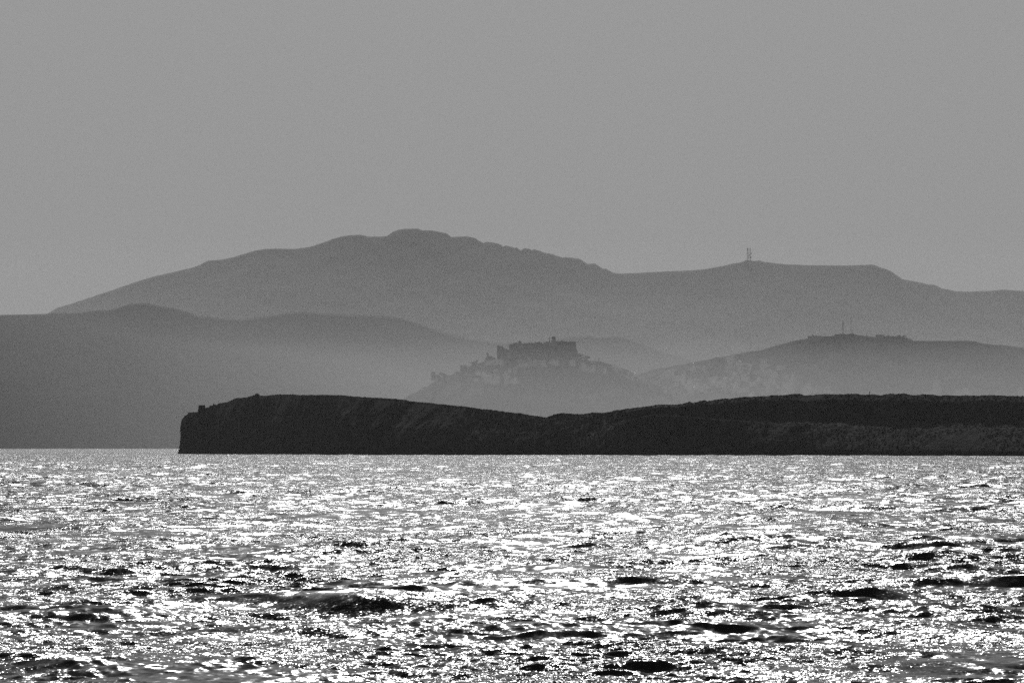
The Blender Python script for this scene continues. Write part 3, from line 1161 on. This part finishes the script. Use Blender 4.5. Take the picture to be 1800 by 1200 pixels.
for i in range(7):
    plant(CH, 'bush', 1063 + i * 9, 645 + i * 3.6 + 2 * math.sin(i * 2.0), 6,
          'small dark tree between the houses of the right shoulder', 'trees on the right shoulder of the castle hill')
for i in range(14):
    plant(TH, 'round', random.uniform(1244, 1268), random.uniform(650, 666), random.uniform(6, 9),
          'dark tree of the wooded patch in the middle of the town', 'wooded patch in the town')
for i in range(9):
    plant(TH, 'round', random.uniform(1250, 1280), random.uniform(634, 645), random.uniform(6, 9),
          'dark tree on the slope above the middle of the town', 'trees above the town')
for i in range(9):
    plant(TH, 'bush', random.uniform(1312, 1330), random.uniform(654, 664), random.uniform(6, 9),
          'dark bush of the triangular gap beside the upper middle block', 'bushes of the triangular gap')
for i in range(12):
    plant(TH, random.choice(['bush', 'bush', 'round']), 1555 + i * 3.0 + random.uniform(-1.2, 1.2), 594 + 0.9 * math.sin(i * 2.2), random.uniform(3, 6),
          'low tree in the line along the right of the hilltop', 'trees along the hilltop right of the masts')
for i in range(7):
    plant(TH, 'bush', 1469 + i * 5.0, 590, random.uniform(4, 5.5),
          'low bush at the foot of the hilltop masts', 'bushes at the feet of the hilltop masts')


# ------------------------------------------------------------------ masts
def lattice_mast(T, px, py_base, py_top, w_px, label, dishes, panels=(), legs=None, group=None):
    b = T.at(px, py_base)
    s = b.y / F
    root = empty('telecom_mast', b)
    tag(root, label, 'mast', group)
    ht = Z(py_top, b.y) - b.z
    wb = w_px * s / 2
    rr = 0.27 * s
    m = MB()
    n = 11
    htl = ht * 0.90

    def corner(t, k):
        hw = wb * (1.15 - 0.65 * t)
        return Vector(((-hw, hw, hw, -hw)[k], (-hw, -hw, hw, hw)[k], -2 + (htl + 2) * t))
    for k in range(4):
        for i in range(n):
            a, c = i / n, (i + 1) / n
            m.bar(corner(a, k), corner(c, k), rr, 4)
            m.bar(corner(a, k), corner(c, (k + 1) % 4), rr * 0.6, 4)
            m.bar(corner(c, k), corner(c, (k + 1) % 4), rr * 0.6, 4)
    m.build('lattice', M_steel, root)
    m = MB()
    m.bar((0, 0, htl - 0.2), (0, 0, ht), rr, 5, rr * 0.5)
    m.build('antenna_rod', M_steel, root)
    for dx, py, r_px in dishes:
        z = Z(py, b.y) - b.z
        x0 = dx * s
        r_ = r_px * s
        m = MB()
        # drum dish facing the boat
        nn = 16
        prof = [(r_ * 0.35, 0.9 * r_), (r_, 0.45 * r_), (r_, 0.0), (r_ * 0.96, -0.02 * r_)]
        vs, fs = [], []
        for q, yy in prof:
            for k in range(nn):
                a = 2 * math.pi * k / nn
                vs.append((x0 + q * math.cos(a), -wb - 0.9 * r_ + yy - 0.3, z + q * math.sin(a)))
        for i in range(len(prof) - 1):
            for k in range(nn):
                k2 = (k + 1) % nn
                fs.append((i * nn + k, (i + 1) * nn + k, (i + 1) * nn + k2, i * nn + k2))
        fs.append(tuple(range(nn)))
        fs.append(tuple((len(prof) - 1) * nn + k for k in range(nn - 1, -1, -1)))
        m.add(vs, fs)
        m.bar((x0 * 0.3, -wb * 0.5, z), (x0, -wb - 0.3, z), rr * 0.8, 4)
        m.build('dish', M_dish, root)
    for dx, py, w_, h_ in panels:
        z = Z(py, b.y) - b.z
        m = MB()
        m.box((dx - w_ / 2) * s, (dx + w_ / 2) * s, -wb - 1.2, -wb - 0.4, z - h_ / 2 * s, z + h_ / 2 * s)
        m.bar((0, -wb * 0.3, z), (dx * s, -wb - 0.5, z), rr * 0.8, 4)
        m.build('antenna_panel', M_dish, root)
    return root


lattice_mast(mountain, 1313.9, 459, 433.5, 2.6, 'left and denser of the two lattice masts on the mountain skyline',
             [(0.9, 443.4, 0.9), (0.4, 445.6, 0.9), (2.2, 448.7, 1.25), (1.2, 452.5, 1.25), (-0.9, 450.2, 0.7)],
             [(-0.1, 437.2, 2.6, 0.9), (0, 439.4, 1.3, 3.6), (-0.6, 454.8, 2.0, 0.7)])
lattice_mast(mountain, 1318.3, 459, 435, 1.7, 'right and lighter lattice mast on the mountain, with two big round dishes',
             [(1.2, 445.6, 1.55), (0.9, 452.6, 1.65)], [(-0.1, 437.6, 1.4, 3.0), (0.2, 440.2, 1.2, 0.8)])
b = mountain.at(1312, 459.5)
s = b.y / F
root = empty('equipment_hut', b)
tag(root, 'small dark hut at the foot of the mountain masts', 'hut')
m = MB()
m.box(-1.6 * s, 1.8 * s, -6, 2, -3, 2.6 * s * 0.9)
m.build('wall', M_stone, root)
m = MB()
m.box(-1.7 * s, 1.9 * s, -6.3, 2.3, 2.6 * s * 0.9 + 0.003, 2.6 * s * 0.9 + 0.6)
m.build('roof', M_stone, root)


def pole_mast(T, px, py_base, py_top, w_px, label, rings=(), bars=(), group=None, guys=False):
    b = T.at(px, py_base)
    s = b.y / F
    root = empty('antenna_mast', b)
    tag(root, label, 'mast', group)
    ht = Z(py_top, b.y) - b.z
    r_ = w_px * s / 2
    m = MB()
    m.bar((0, 0, -2), (0, 0, ht), r_, 8, r_ * 0.7)
    m.build('pole', M_steel, root)
    for py, k in rings:
        z = Z(py, b.y) - b.z
        m = MB()
        m.lathe(0, 0, [(r_ * k, z - 0.8 * s), (r_ * k, z + 0.8 * s)], 10)
        m.build('antenna_drum', M_dish, root)
    for py, wpx in bars:
        z = Z(py, b.y) - b.z
        m = MB()
        m.bar((-wpx * s, 0, z), (wpx * s, 0, z), r_ * 0.7, 5)
        m.build('crossarm', M_steel, root)
    if guys:
        for a in (0.4, 2.5, 4.6):
            m = MB()
            m.bar((0, 0, ht * 0.8), (ht * 0.5 * math.cos(a), ht * 0.5 * math.sin(a), -3), 0.06, 4)
            m.build('guy_wire', M_steel, root)
    return root


pole_mast(TH, 1482, 588, 563, 1.35, 'tallest and thickest mast on the hilltop', [(569, 1.5), (564.5, 0.9)], guys=True)
pole_mast(TH, 1495.5, 588.5, 563.5, 0.35, 'very thin tall mast just right of the thickest one on the hilltop', [(564.3, 2.2)])
pole_mast(TH, 1499.5, 588.8, 579.5, 0.5, 'short mast with a crossarm right of the very thin mast', (), [(583.2, 1.2)])
pole_mast(TH, 1497, 588.8, 583.5, 0.6, 'shortest post between the two thin masts on the hilltop')
pole_mast(TH, 1523, 591, 586.2, 0.7, 'stubby post alone on the hilltop right of the masts', [(589, 1.5)])
pole_mast(TH, 1319.5, 618.2, 604.5, 0.45, 'left and tallest of the faint thin masts on the skyline above the town', [(606, 1.5)])
pole_mast(TH, 1325.5, 617.5, 608.5, 0.35, 'second faint thin mast from the left above the town')
pole_mast(TH, 1330, 617, 609, 0.35, 'third faint thin mast from the left above the town')
pole_mast(TH, 1333.5, 616.5, 604.8, 0.45, 'rightmost of the faint thin masts on the skyline above the town', [(606, 1.3)])


# ------------------------------------------------------------------ haze and the mist lying over the far bay
def mat_volume(name, dens, aniso, col=1.0):
    m = bpy.data.materials.new(name)
    m.use_nodes = True
    t = m.node_tree
    t.nodes.clear()
    out = t.nodes.new('ShaderNodeOutputMaterial')
    v = t.nodes.new('ShaderNodeVolumePrincipled')
    v.inputs['Color'].default_value = (col, col, col, 1)
    v.inputs['Density'].default_value = dens
    v.inputs['Anisotropy'].default_value = aniso
    t.links.new(v.outputs[0], out.inputs['Volume'])
    return m


m = MB()
m.box(-15000, 15000, -2500, 44000, -6, 1150)
o = m.build('haze', mat_volume('haze_air', HAZE_DENSITY, 0.6, 1.0))
tag(o, 'even haze in the air over the whole bay', None, None, 'stuff')

# mist bank: low at its near edge, thicker towards the mountain
m = MB()
vs, fs = [], []
NR = 40
for k in range(NR):
    t = k / (NR - 1)
    y = 5200 + 13800 * t ** 1.2
    if y < 13000:
        e = 0.0147 * ((y - 5000) / 8000) ** 0.42
    else:
        e = 0.0147 + 0.0153 * ((y - 13000) / 6000) ** 1.5
    zt = e * y + 2
    xl = (float(np.interp(y, [5000, 6000, 7000, 9000, 12000, 14500, 17000, 19000], [1300, 1050, 820, 660, 450, 180, -120, -300])) - 900) / F * y
    vs += [(xl, y, -5.5), (14000, y, -5.5), (14000, y, min(zt, 900)), (xl, y, min(zt, 900))]
for k in range(NR - 1):
    a = 4 * k
    for i in range(4):
        j = (i + 1) % 4
        fs.append((a + i, a + j, a + 4 + j, a + 4 + i))
fs.append((0, 3, 2, 1))
fs.append(tuple(4 * (NR - 1) + i for i in (0, 1, 2, 3)))
m.add(vs, fs)
me = m.mesh('mist')
bm = bmesh.new()
bm.from_mesh(me)
bmesh.ops.recalc_face_normals(bm, faces=bm.faces[:])
bm.to_mesh(me)
bm.free()
o = link_mesh('mist', me, mat_volume('mist_air', MIST_DENSITY, 0.6, 1.0))
tag(o, 'low bank of mist lying over the far bay', None, None, 'stuff')
